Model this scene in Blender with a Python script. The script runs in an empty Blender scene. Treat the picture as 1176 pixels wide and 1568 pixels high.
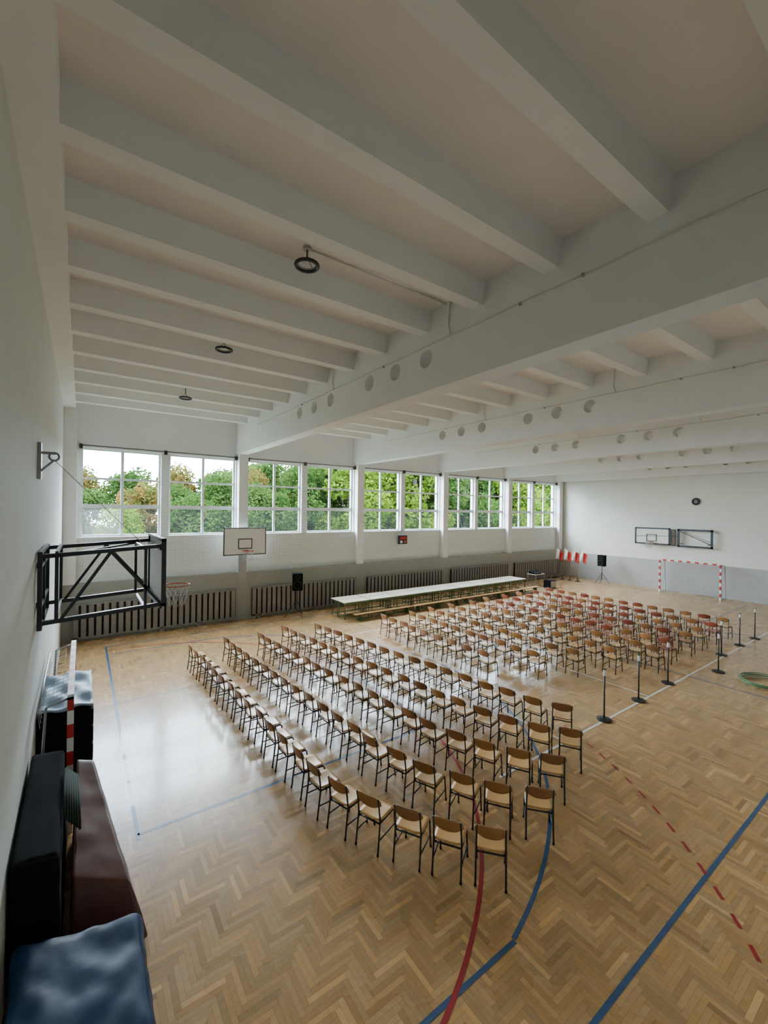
import bpy, math, random
import numpy as np
from mathutils import Vector, Matrix
random.seed(7); rng=np.random.default_rng(7)
H=4.8
XL,XR,YN,YW=-0.55,30.1,-0.35,18.8
ZC=8.64; ZR=8.26; ZG=7.13
# ------------------------------------------------------------ materials
def new_mat(name):
    m=bpy.data.materials.new(name); m.use_nodes=True
    nt=m.node_tree; b=nt.nodes['Principled BSDF']; return m,nt,b
def mat(name,col,rough=0.6,metal=0.0,var=0.06,scale=6.0,bump=0.0,coat=0.0,bscale=40):
    m,nt,b=new_mat(name)
    tc=nt.nodes.new('ShaderNodeTexCoord')
    n=nt.nodes.new('ShaderNodeTexNoise'); n.inputs['Scale'].default_value=scale; n.inputs['Detail'].default_value=5
    nt.links.new(tc.outputs['Object'],n.inputs['Vector'])
    r=nt.nodes.new('ShaderNodeValToRGB')
    r.color_ramp.elements[0].position=0.3; r.color_ramp.elements[1].position=0.7
    r.color_ramp.elements[0].color=tuple(c*(1-var) for c in col)+(1,)
    r.color_ramp.elements[1].color=tuple(min(1,c*(1+var)) for c in col)+(1,)
    nt.links.new(n.outputs['Fac'],r.inputs['Fac']); nt.links.new(r.outputs['Color'],b.inputs['Base Color'])
    b.inputs['Roughness'].default_value=rough; b.inputs['Metallic'].default_value=metal
    b.inputs['Coat Weight'].default_value=coat
    if bump:
        n2=nt.nodes.new('ShaderNodeTexNoise'); n2.inputs['Scale'].default_value=bscale
        nt.links.new(tc.outputs['Object'],n2.inputs['Vector'])
        bp=nt.nodes.new('ShaderNodeBump'); bp.inputs['Strength'].default_value=bump; bp.inputs['Distance'].default_value=0.02
        nt.links.new(n2.outputs['Fac'],bp.inputs['Height']); nt.links.new(bp.outputs['Normal'],b.inputs['Normal'])
    return m
M={}
M['ceil']=mat('plaster_ceiling',(0.86,0.80,0.75),0.9,var=0.02,scale=1.5)
M['beam']=mat('plaster_beam',(0.86,0.86,0.84),0.85,var=0.015,scale=2)
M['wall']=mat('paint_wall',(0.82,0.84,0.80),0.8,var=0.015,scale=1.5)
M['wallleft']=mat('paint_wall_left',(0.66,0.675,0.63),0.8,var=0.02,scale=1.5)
M['wallfar']=mat('paint_far',(0.84,0.83,0.74),0.8,var=0.015,scale=1.5)
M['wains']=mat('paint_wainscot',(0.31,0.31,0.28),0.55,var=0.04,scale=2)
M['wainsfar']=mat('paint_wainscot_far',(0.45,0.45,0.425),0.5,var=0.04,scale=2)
M['slat']=mat('radiator_slat',(0.24,0.22,0.195),0.6,var=0.1)
M['gapshade']=mat('radiator_gap_shade',(0.04,0.037,0.035),0.8)  # near-black backing, paints the shade between the slats
M['pvc']=mat('window_pvc',(0.8,0.82,0.82),0.4,var=0.01)
M['black']=mat('black_steel',(0.012,0.014,0.017),0.4,var=0.1)
M['blackm']=mat('black_matte',(0.006,0.006,0.007),0.9,var=0.2)
M['blackm'].node_tree.nodes['Principled BSDF'].inputs['Specular IOR Level'].default_value=0.15
M['white']=mat('white_paint',(0.8,0.8,0.78),0.5,var=0.02)
M['red']=mat('red_paint',(0.5,0.02,0.02),0.45)
M['orange']=mat('rim_orange',(0.5,0.10,0.03),0.45)
M['net']=mat('net_cord',(0.6,0.6,0.58),0.8)
M['netw']=mat('net_cord_window',(0.35,0.37,0.36),0.8)
M['grey']=mat('grey_metal',(0.35,0.35,0.35),0.4,metal=0.6)
M['blue_line']=mat('line_blue',(0.03,0.09,0.20),0.35,coat=0.3,var=0.15)
M['red_line']=mat('line_red',(0.34,0.018,0.025),0.35,coat=0.3,var=0.15)
M['white_line']=mat('line_white',(0.8,0.77,0.7),0.35,coat=0.3,var=0.08)
M['green']=mat('green_frame',(0.07,0.15,0.06),0.5)
M['tabletop']=mat('table_top',(0.76,0.66,0.5),0.35,var=0.04)
M['matbrown']=mat('mat_brown_vinyl',(0.11,0.036,0.022),0.4,var=0.15,scale=3,bump=0.15,bscale=4)
M['matblue']=mat('mat_blue_vinyl',(0.006,0.028,0.075),0.45,var=0.15,scale=3,bump=0.2,bscale=5)
M['matblue'].node_tree.nodes['Principled BSDF'].inputs['Specular IOR Level'].default_value=0.12
M['sheet']=mat('mat_light_blue',(0.28,0.38,0.50),0.5,var=0.08,scale=3,bump=0.3,bscale=8)
M['netgreen']=mat('net_green',(0.015,0.03,0.02),0.9,var=0.3,scale=30)
M['hose']=mat('hose_green',(0.12,0.26,0.12),0.4)
M['bark']=mat('bark',(0.02,0.015,0.01),0.9,var=0.3)
M['grass']=mat('grass',(0.03,0.05,0.015),0.95,var=0.4,scale=0.5)
def wood(name,col,rough=0.35):
    m,nt,b=new_mat(name)
    tc=nt.nodes.new('ShaderNodeTexCoord'); mp=nt.nodes.new('ShaderNodeMapping')
    mp.inputs['Scale'].default_value=(3,40,40)
    n=nt.nodes.new('ShaderNodeTexNoise'); n.inputs['Scale'].default_value=1.5; n.inputs['Detail'].default_value=6
    oi=nt.nodes.new('ShaderNodeObjectInfo')
    nt.links.new(tc.outputs['Object'],mp.inputs['Vector']); nt.links.new(mp.outputs['Vector'],n.inputs['Vector'])
    r=nt.nodes.new('ShaderNodeValToRGB')
    r.color_ramp.elements[0].color=tuple(c*0.8 for c in col)+(1,); r.color_ramp.elements[1].color=tuple(c*1.15 for c in col)+(1,)
    hs=nt.nodes.new('ShaderNodeHueSaturation')
    mr=nt.nodes.new('ShaderNodeMapRange'); mr.inputs['To Min'].default_value=0.75; mr.inputs['To Max'].default_value=1.15
    nt.links.new(oi.outputs['Random'],mr.inputs['Value']); nt.links.new(mr.outputs['Result'],hs.inputs['Value'])
    nt.links.new(n.outputs['Fac'],r.inputs['Fac']); nt.links.new(r.outputs['Color'],hs.inputs['Color'])
    nt.links.new(hs.outputs['Color'],b.inputs['Base Color'])
    b.inputs['Roughness'].default_value=rough; return m
M['ply']=wood('plywood_light',(0.60,0.34,0.125),0.28)
M['plyshade']=wood('plywood_back_shade',(0.38,0.18,0.06),0.3)  # same plywood, colour darkened for the shadow side of the backrests
M['plyred']=wood('plywood_red',(0.30,0.075,0.04),0.32)
M['plydark']=wood('plywood_brown',(0.33,0.15,0.06),0.32)
M['tubebrown']=mat('tube_brown',(0.025,0.012,0.010),0.4)
M['tubegreen']=mat('tube_green',(0.015,0.028,0.019),0.4)
M['tubered']=mat('tube_red',(0.09,0.012,0.012),0.4)
def glass_mat(name,frost):
    m=bpy.data.materials.new(name); m.use_nodes=True; nt=m.node_tree; nt.nodes.clear()
    o=nt.nodes.new('ShaderNodeOutputMaterial'); t=nt.nodes.new('ShaderNodeBsdfTransparent')
    t.inputs['Color'].default_value=(0.93,0.96,0.95,1); last=t
    if frost>0:
        tr=nt.nodes.new('ShaderNodeBsdfTranslucent'); tr.inputs['Color'].default_value=(0.8,0.85,0.85,1)
        m2=nt.nodes.new('ShaderNodeMixShader'); m2.inputs['Fac'].default_value=frost
        nt.links.new(t.outputs[0],m2.inputs[1]); nt.links.new(tr.outputs[0],m2.inputs[2]); last=m2
    nt.links.new(last.outputs[0],o.inputs['Surface']); return m
M['glass']=glass_mat('window_glass',0.0); M['frost']=glass_mat('window_hazy',0.006); M['frost2']=glass_mat('window_frosted',0.04)
def leaf_mat(name,c1,c2):
    m=bpy.data.materials.new(name); m.use_nodes=True; nt=m.node_tree; nt.nodes.clear()
    o=nt.nodes.new('ShaderNodeOutputMaterial'); d=nt.nodes.new('ShaderNodeBsdfDiffuse'); t=nt.nodes.new('ShaderNodeBsdfTranslucent')
    tc=nt.nodes.new('ShaderNodeTexCoord'); n=nt.nodes.new('ShaderNodeTexNoise'); n.inputs['Scale'].default_value=0.9; n.inputs['Detail'].default_value=8
    nt.links.new(tc.outputs['Object'],n.inputs['Vector']); r=nt.nodes.new('ShaderNodeValToRGB')
    r.color_ramp.elements[0].position=0.35; r.color_ramp.elements[1].position=0.65
    r.color_ramp.elements[0].color=c1+(1,); r.color_ramp.elements[1].color=c2+(1,)
    nt.links.new(n.outputs['Fac'],r.inputs['Fac'])
    nt.links.new(r.outputs['Color'],d.inputs['Color']); nt.links.new(r.outputs['Color'],t.inputs['Color'])
    mx=nt.nodes.new('ShaderNodeMixShader'); mx.inputs['Fac'].default_value=0.45
    nt.links.new(d.outputs[0],mx.inputs[1]); nt.links.new(t.outputs[0],mx.inputs[2]); nt.links.new(mx.outputs[0],o.inputs['Surface'])
    return m
M['leafA']=leaf_mat('leaf_green',(0.013,0.032,0.007),(0.036,0.066,0.014))
M['leafB']=leaf_mat('leaf_yellowgreen',(0.030,0.072,0.005),(0.082,0.12,0.012))
M['leafC']=leaf_mat('leaf_autumn',(0.03,0.044,0.010),(0.10,0.055,0.014))
# ------------------------------------------------------------ mesh builder
class MB:
    def __init__(s): s.v=[];s.f=[];s.m=[];s.sm=[];s.mats=[]
    def mi(s,k):
        if k not in s.mats: s.mats.append(k)
        return s.mats.index(k)
    def add(s,vs,fs,k,smooth=False):
        o=len(s.v); s.v+= [tuple(v) for v in vs]; i=s.mi(k)
        for f in fs: s.f.append(tuple(a+o for a in f)); s.m.append(i); s.sm.append(smooth)
    def box(s,x0,x1,y0,y1,z0,z1,k):
        s.add([(x0,y0,z0),(x1,y0,z0),(x1,y1,z0),(x0,y1,z0),(x0,y0,z1),(x1,y0,z1),(x1,y1,z1),(x0,y1,z1)],
         [(0,3,2,1),(4,5,6,7),(0,1,5,4),(1,2,6,5),(2,3,7,6),(3,0,4,7)],k)
    def hexa(s,p,k):
        s.add(p,[(0,3,2,1),(4,5,6,7),(0,1,5,4),(1,2,6,5),(2,3,7,6),(3,0,4,7)],k)
    def tube(s,pts,r,k,n=8,closed=False):
        pts=[Vector(p) for p in pts]; N=len(pts); vs=[]; up0=None
        for i,p in enumerate(pts):
            a=pts[(i-1)%N] if (closed or i>0) else p
            b=pts[(i+1)%N] if (closed or i<N-1) else p
            t=(b-a).normalized()
            if up0 is None:
                up=Vector((0,0,1)) if abs(t.z)<0.9 else Vector((1,0,0))
                u=t.cross(up).normalized()
            else:
                u=(up0-t*up0.dot(t)).normalized()
            up0=u; w=t.cross(u)
            for j in range(n):
                an=2*math.pi*j/n; vs.append(p+u*math.cos(an)*r+w*math.sin(an)*r)
        fs=[]
        for i in range(N if closed else N-1):
            for j in range(n):
                a=i*n+j;b=i*n+(j+1)%n;c=((i+1)%N)*n+(j+1)%n;d=((i+1)%N)*n+j
                fs.append((a,d,c,b))
        if not closed: fs.append(tuple(range(n))); fs.append(tuple((N-1)*n+j for j in reversed(range(n))))
        s.add(vs,fs,k,True)
    def bar(s,a,b,w,h,k):
        a=Vector(a);b=Vector(b);t=(b-a).normalized()
        up=Vector((0,0,1)) if abs(t.z)<0.95 else Vector((0,1,0))
        u=t.cross(up).normalized()*w/2; q=u.normalized().cross(t)*h/2
        s.hexa([a-u-q,a+u-q,b+u-q,b-u-q,a-u+q,a+u+q,b+u+q,b-u+q],k)
    def cyl(s,c,r,h,k,n=24,r2=None):
        r2=r if r2 is None else r2; x,y,z=c
        vs=[(x+r*math.cos(2*math.pi*i/n),y+r*math.sin(2*math.pi*i/n),z) for i in range(n)]+[(x+r2*math.cos(2*math.pi*i/n),y+r2*math.sin(2*math.pi*i/n),z+h) for i in range(n)]
        fs=[(i,(i+1)%n,n+(i+1)%n,n+i) for i in range(n)]+[tuple(reversed(range(n))),tuple(range(n,2*n))]
        s.add(vs,fs,k)
    def ring(s,c,R,r,k,axis='z',n=32,m=8):
        pts=[]
        for i in range(n):
            a=2*math.pi*i/n; ca,sa=R*math.cos(a),R*math.sin(a)
            pts.append({'z':(c[0]+ca,c[1]+sa,c[2]),'x':(c[0],c[1]+ca,c[2]+sa),'y':(c[0]+ca,c[1],c[2]+sa)}[axis])
        s.tube(pts,r,k,m,closed=True)
    def grid(s,fn,nu,nv,th,k,nrm):
        vs=[];nrm=Vector(nrm)*th
        for sgn in (0,1):
            for i in range(nu+1):
                for j in range(nv+1):
                    p=Vector(fn(-1+2*i/nu,-1+2*j/nv)); vs.append(p+nrm*sgn)
        A=(nu+1)*(nv+1); idx=lambda i,j,s_: s_*A+i*(nv+1)+j; fs=[]
        for i in range(nu):
            for j in range(nv):
                fs.append((idx(i,j,0),idx(i,j+1,0),idx(i+1,j+1,0),idx(i+1,j,0)))
                fs.append((idx(i,j,1),idx(i+1,j,1),idx(i+1,j+1,1),idx(i,j+1,1)))
        for i in range(nu):
            fs.append((idx(i,0,0),idx(i+1,0,0),idx(i+1,0,1),idx(i,0,1)))
            fs.append((idx(i,nv,0),idx(i,nv,1),idx(i+1,nv,1),idx(i+1,nv,0)))
        for j in range(nv):
            fs.append((idx(0,j,0),idx(0,j,1),idx(0,j+1,1),idx(0,j+1,0)))
            fs.append((idx(nu,j,0),idx(nu,j+1,0),idx(nu,j+1,1),idx(nu,j,1)))
        s.add(vs,fs,k,True)
    def mesh(s,name):
        me=bpy.data.meshes.new(name); me.from_pydata(s.v,[],s.f)
        for k in s.mats: me.materials.append(M[k])
        me.polygons.foreach_set('material_index',s.m); me.polygons.foreach_set('use_smooth',s.sm)
        me.update(); return me
    def build(s,name,loc=(0,0,0),bevel=0):
        ob=bpy.data.objects.new(name,s.mesh(name)); ob.location=loc; bpy.context.scene.collection.objects.link(ob)
        if bevel:
            b=ob.modifiers.new('bev','BEVEL'); b.width=bevel; b.segments=3; b.limit_method='ANGLE'
        return ob
def place(me,name,loc,rz=0,sc=(1,1,1)):
    ob=bpy.data.objects.new(name,me); ob.location=loc; ob.rotation_euler=(0,0,rz); ob.scale=sc
    bpy.context.scene.collection.objects.link(ob); return ob
# ------------------------------------------------------------ floor (herringbone planks)
L,W=0.42,0.06
P=[];C=[]
g=0.0008
for k in range(-20,560):
    for m in range(-45,45):
        for t in (0,1):
            if t==0: x0,y0=XL+k*W+m*2*L,YN+k*W; w,h=L,W
            else: x0,y0=XL+k*W+m*2*L,YN+(k+1)*W; w,h=W,L
            X=x0+w/2; Y=y0+h/2
            if X<XL-0.05 or X>XR+0.05 or Y<YN-0.05 or Y>YW: continue
            P+=[(x0+g,y0+g,0),(x0+w-g,y0+g,0),(x0+w-g,y0+h-g,0),(x0+g,y0+h-g,0)]
            r=random.random(); v=0.78+0.30*r
            q=random.random()
            if q<0.12: v*=1.28
            elif q<0.2: v*=.78
            if t: v*=0.97  # crosswise planks darkened: shading by plank direction put into the colour
            hue=random.uniform(-0.05,0.05)
            col=(0.52*v*(1+hue),0.308*v,0.130*v*(1-hue*2),1)
            C+=[col]*4
nP=len(P)//4
me=bpy.data.meshes.new('floor')
P+= [(XL-.2,YN-.2,-0.004),(XR+.2,YN-.2,-0.004),(XR+.2,YW+.2,-0.004),(XL-.2,YW+.2,-0.004)]; C+=[(0.12,0.07,0.035,1)]*4
me.from_pydata(P,[],[(4*i,4*i+1,4*i+2,4*i+3) for i in range(nP+1)])
at=me.color_attributes.new('plank','FLOAT_COLOR','POINT'); at.data.foreach_set('color',np.array(C,dtype=np.float32).ravel())
m,nt,b=new_mat('parquet'); a=nt.nodes.new('ShaderNodeAttribute'); a.attribute_name='plank'
tc=nt.nodes.new('ShaderNodeTexCoord'); n=nt.nodes.new('ShaderNodeTexNoise'); n.inputs['Scale'].default_value=18; n.inputs['Detail'].default_value=6
nt.links.new(tc.outputs['Object'],n.inputs['Vector'])
mr=nt.nodes.new('ShaderNodeMapRange'); mr.inputs['To Min'].default_value=0.85; mr.inputs['To Max'].default_value=1.15
nt.links.new(n.outputs['Fac'],mr.inputs['Value'])
vm=nt.nodes.new('ShaderNodeVectorMath'); vm.operation='SCALE'
nt.links.new(a.outputs['Color'],vm.inputs[0]); nt.links.new(mr.outputs['Result'],vm.inputs['Scale'])
nt.links.new(vm.outputs['Vector'],b.inputs['Base Color'])
n3=nt.nodes.new('ShaderNodeTexNoise'); n3.inputs['Scale'].default_value=1.2
nt.links.new(tc.outputs['Object'],n3.inputs['Vector'])
mr2=nt.nodes.new('ShaderNodeMapRange'); mr2.inputs['To Min'].default_value=0.21; mr2.inputs['To Max'].default_value=0.33
nt.links.new(n3.outputs['Fac'],mr2.inputs['Value']); nt.links.new(mr2.outputs['Result'],b.inputs['Roughness'])
b.inputs['Coat Weight'].default_value=0.22; b.inputs['Coat Roughness'].default_value=0.1
me.materials.append(m); ob=bpy.data.objects.new('floor',me); bpy.context.scene.collection.objects.link(ob)
# lines
def line_strip(mb,pts,w,k,z,dash=None):
    pts=[Vector((p[0],p[1],0)) for p in pts]
    vs=[];N=len(pts)
    for i,p in enumerate(pts):
        t=(pts[min(i+1,N-1)]-pts[max(i-1,0)]).normalized(); nn=Vector((-t.y,t.x,0))*w/2
        vs+=[(p.x-nn.x,p.y-nn.y,z),(p.x+nn.x,p.y+nn.y,z)]
    fs=[]
    for i in range(N-1):
        if dash and (i//dash)%2: continue
        fs.append((2*i,2*i+2,2*i+3,2*i+1))
    mb.add(vs,fs,k)
def arc(cx,cy,R,a0,a1,n=80): return [(cx+R*math.cos(math.radians(a0+(a1-a0)*i/n)),cy+R*math.sin(math.radians(a0+(a1-a0)*i/n))) for i in range(n+1)]
ml=MB(); w=0.055
z1,z2,z3=0.002,0.0028,0.0036
for flip in (0,1):
    fx=(lambda x:x) if not flip else (lambda x:29.45-(x-0.0))
    F=lambda pts:[(fx(p[0]),p[1]) for p in pts]
    line_strip(ml,F([(0.72,7.0),(0.72,17.3)]),w,'blue_line',z1)
    line_strip(ml,F([(0.72,7.12),(6.5,7.12)]),w,'blue_line',z1); line_strip(ml,F([(0.72,12.2),(6.5,12.2)]),w*.6,'blue_line',z1)
    line_strip(ml,F([(6.5,7.12),(6.5,12.2)]),w*.6,'blue_line',z1)
    line_strip(ml,F([(0.72,2.98),(4.0,2.98)]),w,'blue_line',z1); line_strip(ml,F([(0.72,16.34),(4.0,16.34)]),w,'blue_line',z1)
    line_strip(ml,F(arc(2.35,9.66,6.86,-76,76)),w,'blue_line',z1)
    line_strip(ml,F(arc(0.72,8.2,5.72,-90,0)),w,'red_line',z2); line_strip(ml,F(arc(0.72,11.1,5.72,0,90)),w,'red_line',z2); line_strip(ml,F([(6.44,8.2),(6.44,11.1)]),w,'red_line',z2)
    line_strip(ml,F(arc(0.72,8.2,8.65,-75,0,180)),w*.8,'red_line',z2,dash=3); line_strip(ml,F(arc(0.72,11.1,8.65,0,75,180)),w*.8,'red_line',z2,dash=3)
line_strip(ml,[(0.72,2.07),(28.73,2.07)],w,'blue_line',z1); line_strip(ml,[(0.72,17.3),(28.73,17.3)],w,'blue_line',z1)
line_strip(ml,[(14.7,2.07),(14.7,17.3)],w,'blue_line',z1)
line_strip(ml,[(6.2,5.0),(24.2,5.0)],w,'white_line',z3); line_strip(ml,[(6.2,14.0),(24.2,14.0)],w,'white_line',z3)
for x in (8.3,12.2,18.2,24.2): line_strip(ml,[(x,5.0),(x,14.0)],w,'white_line',z3)
ml.build('floor_court_lines')
# ------------------------------------------------------------ shell
mb=MB(); mb.box(XL-.3,XR+.3,YN-.3,YW+.5,ZC,ZC+.3,'ceil'); mb.build('ceiling')
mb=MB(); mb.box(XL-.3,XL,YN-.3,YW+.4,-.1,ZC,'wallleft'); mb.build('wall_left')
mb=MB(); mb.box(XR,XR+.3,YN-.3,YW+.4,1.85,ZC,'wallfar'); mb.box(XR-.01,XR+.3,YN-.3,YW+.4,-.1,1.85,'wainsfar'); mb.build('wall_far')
mb=MB(); mb.box(XL,XR,YN-.3,YN,-.1,ZC,'wall'); mb.build('wall_near')
ZS,ZT=3.67,6.94
YL=YW-.32
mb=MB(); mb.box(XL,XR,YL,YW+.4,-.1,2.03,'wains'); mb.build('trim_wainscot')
mb=MB()
mb.box(XL,XR,YW-.02,YW+.4,2.03,ZS,'wall')
mb.box(XL,XR,YW,YW+.4,ZT,ZC,'beam')
wins=[]
for k in range(5):
    wins+= [(6*k-0.05,6*k+2.55),(6*k+2.83,6*k+5.45)]
prev=XL
for (a,b_) in wins:
    mb.box(prev,a,YW,YW+.4,ZS,ZT,'wall'); prev=b_
mb.box(prev,XR,YW,YW+.4,ZS,ZT,'wall')
mb.build('wall_window')
mb=MB()
for k in range(5):
    mb.box(6*k+5.5,6*k+5.9,YL,YW,2.03,ZC,'beam')
mb.box(XL,-0.15,YL,YW,2.03,ZC,'beam')
mb.build('trim_pilasters')
for i,(a,b_) in enumerate(wins):
    mb=MB(); y0,y1=YW+.14,YW+.22; f=.08
    mb.box(a,b_,y0,y1,ZS,ZS+f,'pvc'); mb.box(a,b_,y0,y1,ZT-f,ZT,'pvc')
    mb.box(a,a+f,y0,y1,ZS+f,ZT-f,'pvc'); mb.box(b_-f,b_,y0,y1,ZS+f,ZT-f,'pvc')
    xm=(a+b_)/2; mb.box(xm-.05,xm+.05,y0-.01,y1,ZS+f,ZT-f,'pvc')
    mb.box(a+f,b_-f,y0-.012,y1,4.72,4.88,'pvc'); mb.box(a+f,b_-f,y0+.01,y1,5.79,5.87,'pvc')
    yg=YW+.18
    def pane(xa,xb,za,zb,k): mb.add([(xa,yg,za),(xb,yg,za),(xb,yg,zb),(xa,yg,zb)],[(0,1,2,3)],k)
    pane(a+f,b_-f,4.88,ZT-f,'glass')
    pane(a+f,xm-.05,ZS+f,4.72,'frost2' if i==0 else 'frost'); pane(xm+.05,b_-f,ZS+f,4.72,'frost')
    mb.box(a-.02,b_+.02,YW-.08,YW+.14,ZS-.03,ZS+.01,'white')
    mb.build('window_%d'%(i+1))
mb=MB()
for k in range(5):
    x0=max(-.1,6*k-.08); mb.tube([(x0,YW-.1,ZT+.06),(6*k+5.48,YW-.1,ZT+.06)],.018,'tubebrown')
    for xx in (x0+.04,6*k+2.69,6*k+5.44): mb.box(xx-.05,xx+.05,YW-.14,YW,ZT-.06,ZT+.1,'tubebrown')
mb.build('curtain_rail')
# protective ball net in front of windows
mb=MB(); yy=YW-.16; hw=.002
for k in range(5):
    x0=max(-.13,6*k-.08); x1=6*k+5.48
    x=x0
    while x<x1: mb.add([(x-hw,yy,2.5),(x+hw,yy,2.5),(x+hw,yy,ZT),(x-hw,yy,ZT)],[(0,1,2,3)],'netw'); x+=.15
    z=2.5
    while z<ZT: mb.add([(x0,yy,z-hw),(x1,yy,z-hw),(x1,yy,z+hw),(x0,yy,z+hw)],[(0,1,2,3)],'netw'); z+=.15
mb.build('window_protective_net')
# radiators grilles
for k in range(5):
    mb=MB(); x0=6*k+(0.1 if k else -.2); x1=6*k+5.4; ya=YL-.16
    mb.box(x0,x1,YL-.06,YL-.001,.12,1.3,'gapshade')
    mb.box(x0,x1,ya,YL-.001,1.3,1.34,'slat'); mb.box(x0,x1,ya,ya+.03,.12,.18,'slat')
    x=x0
    while x<x1-.05:
        mb.box(x,x+.15,ya,ya+.025,.0 if int((x-x0)/.225)%6==0 else .18,1.3,'slat'); x+=.225
    mb.build('radiator_cover')
# girders with holes
def girder(name,xc,wd,holes=True):
    cu=bpy.data.curves.new('g','CURVE'); cu.dimensions='2D'; cu.fill_mode='BOTH'; cu.extrude=wd/2
    def poly(pts):
        sp=cu.splines.new('POLY'); sp.points.add(len(pts)-1)
        for i,p in enumerate(pts): sp.points[i].co=(p[0],p[1],0,1)
        sp.use_cyclic_u=True
    poly([(YN,ZG),(YW,ZG),(YW,ZC),(YN,ZC)])
    for yc in (6.3,7.3,8.3,10.2,11.2,12.2):
        poly([(yc+.18*math.cos(t*math.pi/16),7.76+.18*math.sin(t*math.pi/16)) for t in range(32)])
    o=bpy.data.objects.new('tmp',cu); bpy.context.scene.collection.objects.link(o)
    dg=bpy.context.evaluated_depsgraph_get(); me=bpy.data.meshes.new_from_object(o.evaluated_get(dg)); bpy.data.objects.remove(o)
    me.transform(Matrix(((0,0,1,xc),(1,0,0,0),(0,1,0,0),(0,0,0,1))))
    me.materials.clear(); me.materials.append(M['beam'])
    ob=bpy.data.objects.new(name,me); bpy.context.scene.collection.objects.link(ob)
for k in range(5):
    girder('trim_girder_%d'%(k+1), 6*k+5.65 if k<4 else 29.6, .42)
mb=MB(); y=4.85-1.38*4
while y<YW-.4:
    if y>YN+.1:
        xs=[-.2]+[v for k in range(5) for v in ((6*k+5.44),(6*k+5.86))]
        for a in range(0,10,2):
            x0,x1=xs[a],xs[a+1]
            if a==8: x1=29.39
            mb.hexa([(x0,y,ZR),(x1,y,ZR),(x1,y+.24,ZR),(x0,y+.24,ZR),(x0,y-.05,ZC),(x1,y-.05,ZC),(x1,y+.29,ZC),(x0,y+.29,ZC)],'beam')
    y+=1.38
mb.box(XL,-.2,YN,YW-.32,ZR-.02,ZC,'beam')
mb.build('trim_ceiling_ribs')
# conduits
mb=MB()
for k in range(4):
    x=6*k+5.65-.21
    pts=[(x-.012,YN+.01,7.98)]+[(x-.012,yy,7.98+(.02 if i%2 else 0)) for i,yy in enumerate(np.arange(1,17,1.0))]
    mb.tube(pts,.011,'wallleft',6)
    for yy in (3.1,4.1,7.7,12.0): mb.cyl((x-.02,yy,7.96),.022,.04,'grey',12)
    for yy in (5.6,10.0): mb.tube([(x-.014,yy,7.98),(x-.02,yy+.06,8.2),(x-.02,yy+.03,8.5),(x-.02,yy,8.63)],.011,'wallleft',6)
mb.tube([(2.65,5.75,ZC-.02),(5.43,5.75,ZC-.02)],.012,'wallleft',6)
mb.tube([(2.46,9.5,ZC-.02),(5.43,9.5,ZC-.02)],.012,'wallleft',6)
mb.build('trim_cable_conduit')
for xx,yy,dz in ((2.65,5.75,.27),(2.48,9.55,.40),(2.5,13.85,.56)):
    mb=MB(); mb.ring((0,0,-dz),.16,.026,'black'); mb.ring((0,0,-dz+.02),.135,.012,'grey')
    mb.cyl((0,0,-.04),.06,.04,'grey',20); mb.tube([(0,0,-.04),(0,0,-dz+.13)],.012,'black',6)
    for a in range(3):
        t=a*2*math.pi/3+.5; mb.tube([(0,0,-dz+.13),(.16*math.cos(t),.16*math.sin(t),-dz+.01)],.005,'black',5)
    mb.build('pendant_ring_lamp',(xx,yy,ZC))
# ------------------------------------------------------------ chairs
def chair_mesh(name,kw,kt,kb=None):
    kb=kb or kw
    mb=MB(); r=.0135
    for y in (-.19,.19):
        mb.tube([(-.25,y,0),(-.20,y*.98,.40),(-.195,y*.98,.46),(-.215,y*.96,.62),(-.245,y*.96,.78)],r,kt,6)
        mb.tube([(.22,y,0),(.18,y*.96,.39),(.16,y*.95,.425),(-.19,y*.97,.425)],r,kt,6)
        mb.tube([(-.225,y,.2),(.2,y,.2)],r*.8,kt,6)
        for x in (-.25,.22): mb.cyl((x,y,0),.016,.03,'blackm',8)
    mb.tube([(-.19,-.185,.41),(-.19,.185,.41)],r*.9,kt,6); mb.tube([(.15,-.18,.41),(.15,.18,.41)],r*.9,kt,6)
    def seat(a,b):
        x=-.015+a*.195*(1-.1*abs(b)**6); y=b*.2*(1-.12*abs(a)**6)
        z=.442+.012*b*b-(.015*max(0,a)**3)+.006*a*a
        return (x,y,z)
    mb.grid(seat,8,8,.011,kw,(0,0,1))
    def back(a,b):
        y=a*.215*(1-.2*abs(b)**4); zz=.715+b*.09*(1-.3*abs(a)**4)
        x=-.225-.04*(1-a*a)-.02*b
        return (x,y,zz)
    mb.grid(back,10,6,.011,kb,(1,0,.1))
    return mb.mesh(name)
CH=[chair_mesh('chair_a','ply','black','plyshade'),chair_mesh('chair_b','ply','tubebrown','plyshade'),chair_mesh('chair_c','ply','tubegreen','plydark'),
    chair_mesh('chair_red','plyred','tubered'),chair_mesh('chair_brown','plydark','tubebrown'),chair_mesh('chair_lr','ply','tubered','plyshade')]
def put_chair(x,y,red=0,rz=0,j=.03):
    r=random.random()
    if r<red: me=random.choice([CH[3],CH[4],CH[3]])
    else: me=random.choice([CH[0],CH[0],CH[1],CH[2],CH[5] if random.random()<.5 else CH[0]])
    place(me,'school_chair',(x+random.uniform(-j,j),y+random.uniform(-j,j),0.0),rz+random.uniform(-.07,.07))
for r in range(5):
    Y=[3.72,3.85,4.2,4.5,5.2][r]
    while Y<=14.0:
        X=2.87+1.02*r+.05*(13.9-Y)+.18*max(0,6.2-Y)**2+ r*.26*((13.9-Y)/10)
        d=.05+.36*max(0,6.2-Y)+.026*r
        put_chair(X,Y,0,math.atan(d)*.95,.03)
        Y+=.565/math.sqrt(1+d*d)
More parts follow.
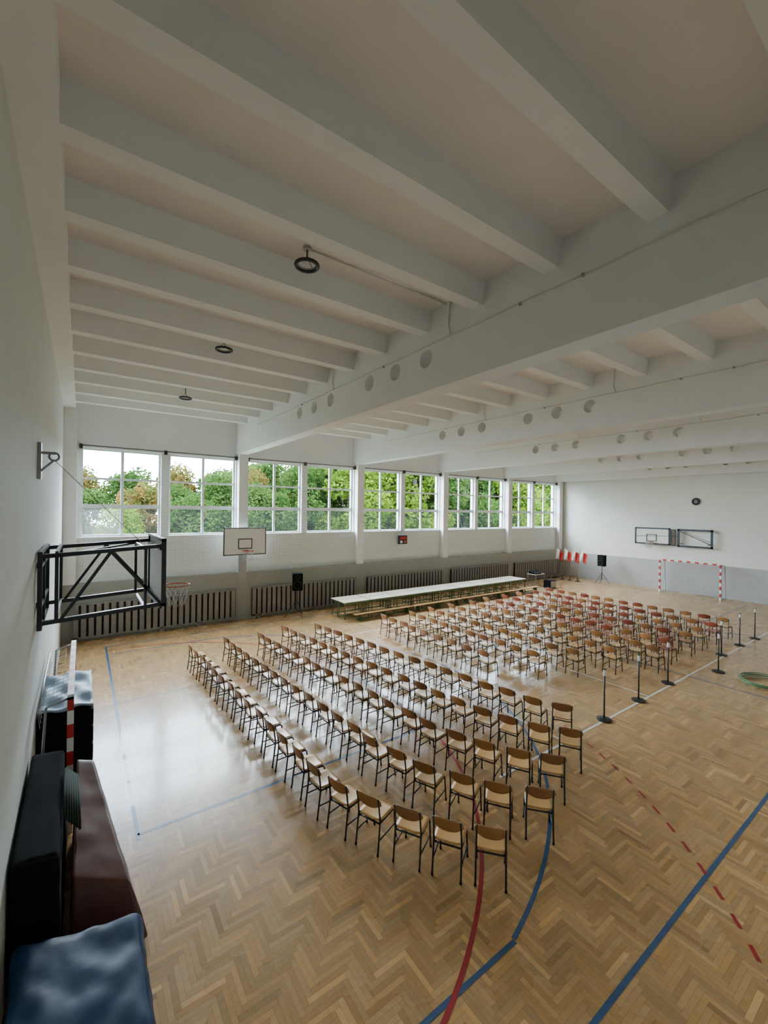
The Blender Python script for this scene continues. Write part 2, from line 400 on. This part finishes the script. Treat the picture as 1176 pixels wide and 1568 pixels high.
for r in range(10):
    X0=9.7+1.2*r
    yn=max(5.6,8.1-(X0-9.6)*.6); y=13.2+random.uniform(-.15,.15)
    sl=random.uniform(-.01,.03); rr=random.uniform(-.04,.1)
    while y>=yn-.05:
        put_chair(X0+sl*(13.3-y),y,0 if X0<15.5 else .8,rr,.05)
        y-=.62
# ------------------------------------------------------------ tables
mb=MB()
mb.box(-.68,.68,-.3,.3,.735,.76,'tabletop')
for x in (-.62,.62):
    for y in (-.25,.25): mb.box(x-.015,x+.015,y-.015,y+.015,0,.735,'green')
    mb.box(x-.012,x+.012,-.25,.25,.12,.15,'green'); mb.box(x-.012,x+.012,-.25,.25,.67,.70,'green')
mb.box(-.62,.62,-.262,-.238,.64,.735,'green'); mb.box(-.62,.62,.238,.262,.64,.735,'green')
mb.box(-.62,.62,-.02,.02,.12,.15,'green')
tm=mb.mesh('school_table')
for i in range(9):
    for j in range(2): place(tm,'school_table',(10.0+1.42*i,16.25+.64*j,0))
mb=MB(); mb.box(-1.6,1.6,-.13,.13,.27,.30,'ply')
for x in (-1.3,0,1.3): mb.box(x-.03,x+.03,-.12,.12,0,.27,'green')
mb.box(-1.5,1.5,-.02,.02,.06,.1,'green')
bm_=mb.mesh('gym_bench')
for i in range(4): place(bm_,'gym_bench',(11.2+3.3*i,15.6,0))
# speakers
def speaker(loc,rz):
    mb=MB(); z=1.2
    mb.hexa([(-.17,-.2,z),(.17,-.23,z),(.17,.23,z),(-.17,.2,z),(-.17,-.2,z+.75),(.17,-.23,z+.75),(.17,.23,z+.75),(-.17,.2,z+.75)],'blackm')
    mb.ring((.172,0,z+.25),.16,.012,'black','x'); mb.ring((.172,0,z+.58),.08,.01,'black','x')
    mb.tube([(0,0,.25),(0,0,z)],.02,'black')
    for a in range(3):
        t=a*2*math.pi/3+.4; e=(.5*math.cos(t),.5*math.sin(t),.012)
        mb.tube([(0,0,.75),e],.014,'black',6); mb.tube([(0,0,.35),(e[0]*.55,e[1]*.55,.35)],.008,'black',6)
    o=mb.build('loudspeaker_on_tripod',loc); o.rotation_euler=(0,0,rz)
speaker((7.85,17.6,0),-1.9); speaker((28.9,14.9,0),3.0)
# AV desk
mb=MB(); mb.box(-.5,.5,-.35,.35,.72,.75,'tabletop')
for x in (-.46,.46):
    for y in (-.3,.3): mb.box(x-.02,x+.02,y-.02,y+.02,0,.72,'grey')
mb.hexa([(-.4,-.28,.75),(.2,-.28,.75),(.2,.25,.75),(-.4,.25,.75),(-.4,-.28,.80),(.2,-.28,.80),(.2,.25,.9),(-.4,.25,.9)],'blackm')
mb.box(.25,.45,-.2,.1,.75,.77,'grey'); mb.hexa([(.25,.1,.77),(.45,.1,.77),(.45,.12,.77),(.25,.12,.77),(.25,.16,.97),(.45,.16,.97),(.45,.18,.97),(.25,.18,.97)],'black')
for x in (-.3,-.2,-.1,0): mb.cyl((x,-.1,.82),.012,.03,'grey',8)
mb.build('audio_mixer_desk',(24.5,17.0,0))
mb=MB(); mb.box(-.3,.3,-.25,.25,0,.5,'blackm'); mb.box(-.28,.28,-.27,-.25,.05,.45,'grey'); mb.box(-.2,.2,-.03,.03,.5,.53,'black'); mb.build('amplifier_case',(24.4,15.9,0))
# flags
def flag(loc,rz,lean):
    mb=MB(); mb.cyl((0,0,0),.16,.04,'black',20); mb.cyl((0,0,.04),.03,.25,'black',12)
    tip=(lean,0,2.3); mb.tube([(0,0,.05),tip],.015,'ply',8); mb.cyl((lean,0,2.28),.03,.08,'grey',8,.002)
    for (s0,s1,k) in ((0,.5,'white'),(.5,1.0,'red')):
        def fn(a,b,s0=s0,s1=s1):
            s=s0+(s1-s0)*(a+1)/2; v=(b+1)/2
            return (lean*.95+.02+s*.50-.06*v, .045*math.sin(s*9+v*3)*(.4+v), 2.22-v*.75-s*.32+.1*s*v)
        mb.grid(fn,8,10,.004,k,(0,1,0))
    o=mb.build('polish_flag',loc); o.rotation_euler=(0,0,rz)
for x,y,rz,l in ((28.3,18.05,-1.4,.1),(28.3,17.45,-1.5,.15),(28.3,16.85,-1.3,.1),(28.3,16.3,-1.5,.15)): flag((x,y,0),rz,l)
# ------------------------------------------------------------ basketball goals
def net_hoop(mb,c,R=.225):
    mb.ring(c,R,.012,'orange','z',32,8)
    n=12
    for i in range(n):
        for s in (1,-1):
            pts=[]
            for j in range(5):
                t=(i+s*j*.5)*2*math.pi/n; rr=R*(1-.1*j) ; pts.append((c[0]+rr*math.cos(t),c[1]+rr*math.sin(t),c[2]-.1*j))
            mb.tube(pts,.004,'net',4)
def swing_hoop(name,xw,sx,yc,zt,zb):
    mb=MB(); X=lambda d: xw+sx*d
    ya,yb=yc-.88,yc+.88; D=1.68
    for y in (ya,yc-.2,yb): mb.bar((X(.05),y,zb-.1),(X(.05),y,zt+.02),.06,.06,'black')
    for z in (zb-.08,zb+.25,zt-.2,zt): mb.bar((X(.05),ya,z),(X(.05),yb,z),.05,.05,'black')
    for y in (ya+.2,yb-.2):
        for z in (zb+.25,zt-.2): mb.bar((X(0),y,z),(X(.05),y,z),.08,.08,'black')
    for y in (ya+.03,yb-.03):
        y2=yc+(y-yc)*.95
        mb.bar((X(.06),y,zt-.05),(X(D),y2,zt+.05),.065,.065,'black')
        mb.bar((X(.06),y,zb),(X(D),y2,zb+.1),.065,.065,'black')
        mb.bar((X(.25),y,zb),(X(.25),y,zt-.05),.05,.05,'black')
        mb.bar((X(.3),y,zb+.02),(X(.95),y2,zt-.02),.045,.045,'black'); mb.bar((X(.95),y2,zt-.02),(X(D),y2,zb+.12),.045,.045,'black')
        mb.bar((X(1.45),y2,zb+.06),(X(1.45),y2,zt),.045,.045,'black')
    mb.bar((X(.2),ya,zt-.05),(X(1.5),yb,zt),.03,.03,'black')
    for d in (.25,1.45,D): 
        mb.bar((X(d),ya+.03,zt),(X(d),yb-.03,zt),.045,.045,'black'); mb.bar((X(d),ya+.03,zb+.05),(X(d),yb-.03,zb+.05),.045,.045,'black')
    x0,x1=sorted((X(D+.03),X(D+.05))); mb.box(x0,x1,yc-.88,yc+.88,zb+.12,zt+.14,'white')
    x2,x3=sorted((X(D+.0),X(D+.07)))
    for (a,b_,c,d) in ((yc-.92,yc+.92,zb+.08,zb+.13),(yc-.92,yc+.92,zt+.13,zt+.18),(yc-.92,yc-.87,zb+.08,zt+.18),(yc+.87,yc+.92,zb+.08,zt+.18)): mb.box(x2,x3,a,b_,c,d,'black')
    x4,x5=sorted((X(D+.05),X(D+.055)))
    for (a,b_,c,d) in ((yc-.3,yc+.3,zb+.3,zb+.35),(yc-.3,yc+.3,zb+.72,zb+.77),(yc-.3,yc-.25,zb+.3,zb+.77),(yc+.25,yc+.3,zb+.3,zb+.77)): mb.box(x4,x5,a,b_,c,d,'black')
    mb.bar((X(D+.05),yc,zb+.26),(X(D+.17),yc,zb+.26),.2,.03,'orange')
    net_hoop(mb,(X(D+.4),yc,zb+.27))
    return mb
mb=swing_hoop('h',XL,1,9.06,4.08,3.02)
mb.build('basketball_hoop_swing_frame')
mb=MB(); mb.box(XL,XL+.05,8.15,8.3,5.2,5.75,'grey'); mb.bar((XL+.02,8.22,5.6),(XL+.22,8.22,5.6),.04,.04,'grey'); mb.ring((XL+.2,8.22,5.55),.06,.015,'grey','y')
mb.bar((XL+.02,8.22,5.3),(XL+.2,8.22,5.5),.03,.03,'grey')
mb.tube([(XL+.2,8.22,5.5),(.9,8.9,4.15)],.006,'grey',5); mb.build('wall_pulley_bracket')
# window-wall hoop
mb=MB(); yb=YL-.35; xc=5.68
mb.box(xc-.88,xc+.88,yb-.03,yb,2.84,3.96,'white')
for (a,b_,c,d) in ((-.9,.9,2.82,2.86),(-.9,.9,3.94,3.98),(-.9,-.86,2.82,3.98),(.86,.9,2.82,3.98)): mb.box(xc+a,xc+b_,yb-.035,yb+.005,c,d,'black')
for (a,b_,c,d) in ((-.3,.3,3.08,3.12),(-.3,.3,3.48,3.52),(-.3,-.26,3.08,3.52),(.26,.3,3.08,3.52)): mb.box(xc+a,xc+b_,yb-.036,yb-.028,c,d,'black')
for z in (3.0,3.7):
    for x in (-.12,.12): mb.bar((xc+x,yb,z),(xc+x,YL,z),.05,.05,'grey')
mb.box(xc-.1,xc+.1,yb-.15,yb-.03,2.98,3.03,'black'); net_hoop(mb,(xc,yb-.38,3.02))
# steel support post running down the wall to the floor
mb.box(xc-.17,xc+.17,YL-.03,YL-.002,1.6,3.8,'grey')
mb.build('basketball_backboard_hoop')
# far wall folded goal (flat on the wall)
mb=MB(); x=XR-.32
def rect(y0,y1,z0,z1,w=.07,k='black',xx=None):
    q=x if xx is None else xx
    for (a,b_,c,d) in ((y0,y1,z0,z0+w),(y0,y1,z1-w,z1),(y0,y0+w,z0,z1),(y1-w,y1,z0,z1)): mb.box(q-.03,q+.03,a,b_,c,d,k)
rect(11.15,13.2,2.85,3.92,.09); mb.box(x-.012,x+.012,11.2,13.15,2.9,3.87,'wallfar'); rect(11.9,12.5,3.05,3.5,.04)
rect(8.95,10.75,2.8,3.9,.11); rect(10.85,11.1,2.85,3.85,.05)
mb.bar((x,9.0,3.0),(x,10.7,3.8),.04,.04,'black'); mb.bar((x,10.7,3.45),(x,13.1,3.35),.03,.03,'black')
for y in (9.2,10.6,11.5,12.9):
    mb.bar((x,y,3.0),(XR-.005,y,3.0),.04,.04,'black'); mb.bar((x,y,3.8),(XR-.005,y,3.8),.04,.04,'black')
net_hoop(mb,(x-.32,12.2,3.02)); mb.bar((x,12.2,3.02),(x-.1,12.2,3.02),.2,.03,'orange')
mb.build('folded_basketball_goal')
mb=MB(); mb.ring((XR-.08,9.9,5.57),.17,.05,'black','x'); mb.ring((XR-.08,9.9,5.57),.07,.03,'grey','x'); mb.bar((XR-.1,9.9,5.57),(XR,9.9,5.57),.1,.1,'black'); mb.build('wall_horn_speaker')
mb=MB(); mb.box(14.2,14.75,YW-.35,YW-.22,2.95,3.42,'black'); 
mb.box(14.26,14.69,YW-.356,YW-.35,3.2,3.36,'red'); mb.box(14.26,14.42,YW-.356,YW-.35,3.0,3.14,'white'); mb.box(14.53,14.69,YW-.356,YW-.35,3.0,3.14,'orange')
mb.bar((14.47,YW-.22,3.2),(14.47,YW-.02,3.2),.1,.1,'black'); mb.build('scoreboard')
# ------------------------------------------------------------ handball goals
def handball(xf,xb,y0,y1,name,net=True,step=.16):
    mb=MB(); s=.08
    def striped(a,b_,n):
        a=Vector(a);b_=Vector(b_)
        for i in range(n): mb.bar(a.lerp(b_,i/n),a.lerp(b_,(i+1)/n),s,s,'red' if i%2 else 'white')
    striped((xf,y0,0),(xf,y0,2.0),10); striped((xf,y1,0),(xf,y1,2.0),10); striped((xf,y0-.04,2.0),(xf,y1+.04,2.0),15)
    for y in (y0,y1):
        mb.tube([(xf,y,1.98),(xf+(xb-xf)*.75,y,1.9),(xb,y,.02),(xf,y,.02)],.018,'grey',8)
    if net:
        mb.tube([(xb,y0,.02),(xb,y1,.02)],.018,'grey',8)
        n=int((y1-y0)/step)
        for i in range(n+1):
            y=y0+i*(y1-y0)/n; mb.tube([(xf,y,1.97),(xf+(xb-xf)*.75,y,1.88),(xb,y,.03)],.004,'net',3)
        for j in range(13):
            t=j/12; xx=xf+(xb-xf)*(.75+.25*t); z=1.88-1.85*t; mb.tube([(xf,y0,z),(xx,y0,z),(xx,y1,z),(xf,y1,z)],.004,'net',3)
    else:
        mb.tube([(xb,y0,1.86),(xb,y1,1.86)],.018,'grey',8)
        for i in range(18):
            y=y0+i*(y1-y0)/17; mb.tube([(xf,y,1.97),(xb,y,1.86),(xb+.03,y,1.62)],.004,'net',3)
        for t in (.3,.6,1): mb.tube([(xf+(xb-xf)*t,y0,1.97-.11*t),(xf+(xb-xf)*t,y1,1.97-.11*t)],.004,'net',3)
    mb.build(name)
handball(29.0,29.9,8.35,11.4,'handball_goal')
handball(-.10,-.48,7.75,10.75,'handball_goal',False)
# ------------------------------------------------------------ stanchions
mb=MB(); mb.cyl((0,0,0),.16,.025,'black',24); mb.cyl((0,0,.025),.16,.02,'black',24,.04); mb.tube([(0,0,.03),(0,0,1.08)],.018,'black',10); mb.cyl((0,0,1.02),.033,.14,'white',12); mb.cyl((0,0,1.16),.035,.02,'black',12)
sm=mb.mesh('barrier_post')
for x,y in ((9.94,5.03),(11.7,5.05),(13.6,5.1),(15.9,4.6),(17.9,5.1),(19.8,5.1),(21.4,5.05)): place(sm,'barrier_post',(x,y,0.004))
mb=MB()
for j in range(4):
    mb.ring((random.uniform(-.05,.05),random.uniform(-.05,.05),.02+.03*j),.5+.03*j,.014,'hose','z',40,6)
mb.build('coiled_hose',(15.9,3.5,0.004))
# ------------------------------------------------------------ mats at left wall
mb=MB()
for j in range(5): mb.box(XL+.03,.2,8.5,10.4,.01+.29*j,.29*(j+1),'blackm')
mb.build('crash_mat_stack',bevel=.03)
mb=MB()
mb.grid(lambda a,b_:(-.16+a*.355,9.45+b_*.95,1.50+.025*math.sin(a*5+b_*7)+.02*math.sin(b_*11)),14,24,.03,'sheet',(0,0,1)); mb.build('mat_cover_sheet')
def mattress(name,p,k,bev=.06,st=.09):
    mb=MB(); mb.hexa(p,k); o=mb.build(name)
    b_=o.modifiers.new('b','BEVEL'); b_.width=bev; b_.segments=3
    s=o.modifiers.new('s','SUBSURF'); s.subdivision_type='SIMPLE'; s.levels=5; s.render_levels=5
    t=bpy.data.textures.new(name,'CLOUDS'); t.noise_scale=.45
    d=o.modifiers.new('d','DISPLACE'); d.texture=t; d.strength=st; d.mid_level=.5; d.texture_coords='GLOBAL'
    for q in o.data.polygons: q.use_smooth=True
    return o
mattress('brown_gym_mattress',[(-.05,5.35,.03),(.66,5.3,.03),(.42,7.6,.03),(-.02,7.6,.03),(-.05,5.7,.75),(.50,5.55,.55),(.18,7.4,1.15),(-.02,7.45,1.2)],'matbrown',.03,.03)
mattress('dark_gym_mattress',[(XL+.03,5.3,.03),(-.12,5.3,.03),(-.12,7.55,.03),(XL+.03,7.55,.03),(XL+.03,5.3,1.35),(-.14,5.3,1.3),(-.16,7.5,1.35),(XL+.03,7.5,1.4)],'blackm',.04,.03)
mattress('blue_gym_mattress',[(XL+.09,2.6,.06),(.62,2.6,.06),(.60,5.15,.06),(XL+.09,5.15,.06),(XL+.09,2.6,.78),(.56,2.6,.62),(.52,5.05,.58),(XL+.09,5.05,.8)],'matblue',.06,.10)
mb=MB()
for j in range(7): mb.tube([(-.12+.024*j,5.9,1.32-.03*j),(-.13+.024*j,6.4,1.36-.03*j),(-.13+.02*j,6.9,1.37-.02*j)],.014,'netgreen',6)
mb.build('volleyball_net_bundle')
# ------------------------------------------------------------ outside
mb=MB(); mb.add([(-60,YW+.4,-1.0),(120,YW+.4,-1.0),(120,140,-1.0),(-60,140,-1.0)],[(0,1,2,3)],'grass'); mb.build('ground_outside')
def tree_mesh(name,lk,seed,n=9000):
    r=np.random.default_rng(seed); mb=MB()
    mb.tube([(0,0,0),(.1,.05,2.5),(0,.1,5),(.1,0,7.5)],.16,'bark',8)
    blobs=[]
    for i in range(22):
        z=r.uniform(2.6,9.2); rad=(1-abs(z-5.6)/5)*2.3+.3; a=r.uniform(0,6.28); q=r.uniform(.2,1)*rad
        blobs.append((q*math.cos(a),q*math.sin(a),z,r.uniform(.8,1.5)))
        mb.tube([(0,0,z*.55),(q*math.cos(a)*.5,q*math.sin(a)*.5,z*.8),(q*math.cos(a),q*math.sin(a),z)],.04,'bark',5)
    B=np.array(blobs); bi=r.integers(0,len(B),n)
    d=r.normal(size=(n,3)); d/=np.linalg.norm(d,axis=1)[:,None]; rr=r.uniform(.35,1,n)**.6
    c=B[bi,:3]+d*(B[bi,3]*rr)[:,None]
    a=r.normal(size=(n,3)); a/=np.linalg.norm(a,axis=1)[:,None]; b=np.cross(a,r.normal(size=(n,3))); b/=np.linalg.norm(b,axis=1)[:,None]
    s=r.uniform(.09,.17,n)[:,None]
    V=np.stack([c-a*s,c-b*s*.6,c+a*s,c+b*s*.6],1).reshape(-1,3)
    o=len(mb.v); mb.v+=V.tolist(); i=mb.mi(lk)
    mb.f+=[(o+4*j,o+4*j+1,o+4*j+2,o+4*j+3) for j in range(n)]; mb.m+=[i]*n; mb.sm+=[False]*n
    return mb.mesh(name)
T=[tree_mesh('tree_a','leafA',1),tree_mesh('tree_b','leafB',2),tree_mesh('tree_c','leafC',3),tree_mesh('tree_d','leafA',4)]
def tr(i,x,y,s): place(T[i],'tree',(x,y,-1),random.uniform(0,6.28),(s*random.uniform(1.1,1.4),s*1.2,s))
for x,y,s,i in ((-4,36,.74,1),(0,38,.76,0),(-1.5,33,.66,2),(3.5,35,.74,2),(6.5,37,.78,0),(2,31,.6,1),(9,34,.86,3),(12,36,.9,2),(6,31,.68,0),(10.5,30,.78,0),
    (15,32,.98,3),(18,30,1.05,1),(21,31,1.15,1),(24,29,1.15,1),(27,31,1.25,0),(30,29,1.2,3),(33,31,1.25,0),(36,29,1.2,1),(39,31,1.25,3),(42,30,1.25,1),(46,32,1.3,0),(50,31,1.3,3),
    (19,37,1.25,0),(25,37,1.3,3),(31,37,1.3,0),(38,38,1.4,1),(45,38,1.4,0),(54,38,1.4,3),(60,36,1.4,0),(14,40,1.1,0)): tr(i,x,y,s)
for i in range(22): tr(random.choice([0,3,2,0]),-14+4.5*i,50+random.uniform(-2,2),.9+.025*i)
# ------------------------------------------------------------ world + portals
wd=bpy.data.worlds.new('sky'); bpy.context.scene.world=wd; wd.use_nodes=True; nt=wd.node_tree
bg=nt.nodes['Background']; tc=nt.nodes.new('ShaderNodeTexCoord'); mp=nt.nodes.new('ShaderNodeMapping'); mp.inputs['Scale'].default_value=(1,1,3)
n=nt.nodes.new('ShaderNodeTexNoise'); n.inputs['Scale'].default_value=2.5; n.inputs['Detail'].default_value=6
nt.links.new(tc.outputs['Generated'],mp.inputs['Vector']); nt.links.new(mp.outputs['Vector'],n.inputs['Vector'])
r=nt.nodes.new('ShaderNodeValToRGB'); r.color_ramp.elements[0].position=.35; r.color_ramp.elements[1].position=.6
r.color_ramp.elements[0].color=(.48,.68,.95,1); r.color_ramp.elements[1].color=(.88,.95,1,1)
nt.links.new(n.outputs['Fac'],r.inputs['Fac']); nt.links.new(r.outputs['Color'],bg.inputs['Color']); bg.inputs['Strength'].default_value=52.0
for i,(a,b_) in enumerate(wins):
    l=bpy.data.lights.new('sky_portal','AREA'); l.shape='RECTANGLE'; l.size=b_-a; l.size_y=ZT-ZS; l.cycles.is_portal=True
    o=bpy.data.objects.new('sky_portal',l); o.location=((a+b_)/2,YW+.3,(ZS+ZT)/2); o.rotation_euler=(math.radians(-90),0,0)
    bpy.context.scene.collection.objects.link(o)
# ------------------------------------------------------------ camera
cd=bpy.data.cameras.new('camera'); cam=bpy.data.objects.new('camera',cd); bpy.context.scene.collection.objects.link(cam)
cd.sensor_fit='VERTICAL'; cd.sensor_height=36; cd.sensor_width=27; cd.lens=650/1568*36; cd.shift_y=-2.7/1568; cd.clip_start=.02; cd.clip_end=500
cam.matrix_world=Matrix.Translation((0,0,H))@Matrix.Rotation(math.radians(-35.46),4,'Z')@Matrix.Rotation(math.radians(90),4,'X')@Matrix.Rotation(.0135,4,'Z')
bpy.context.scene.camera=cam
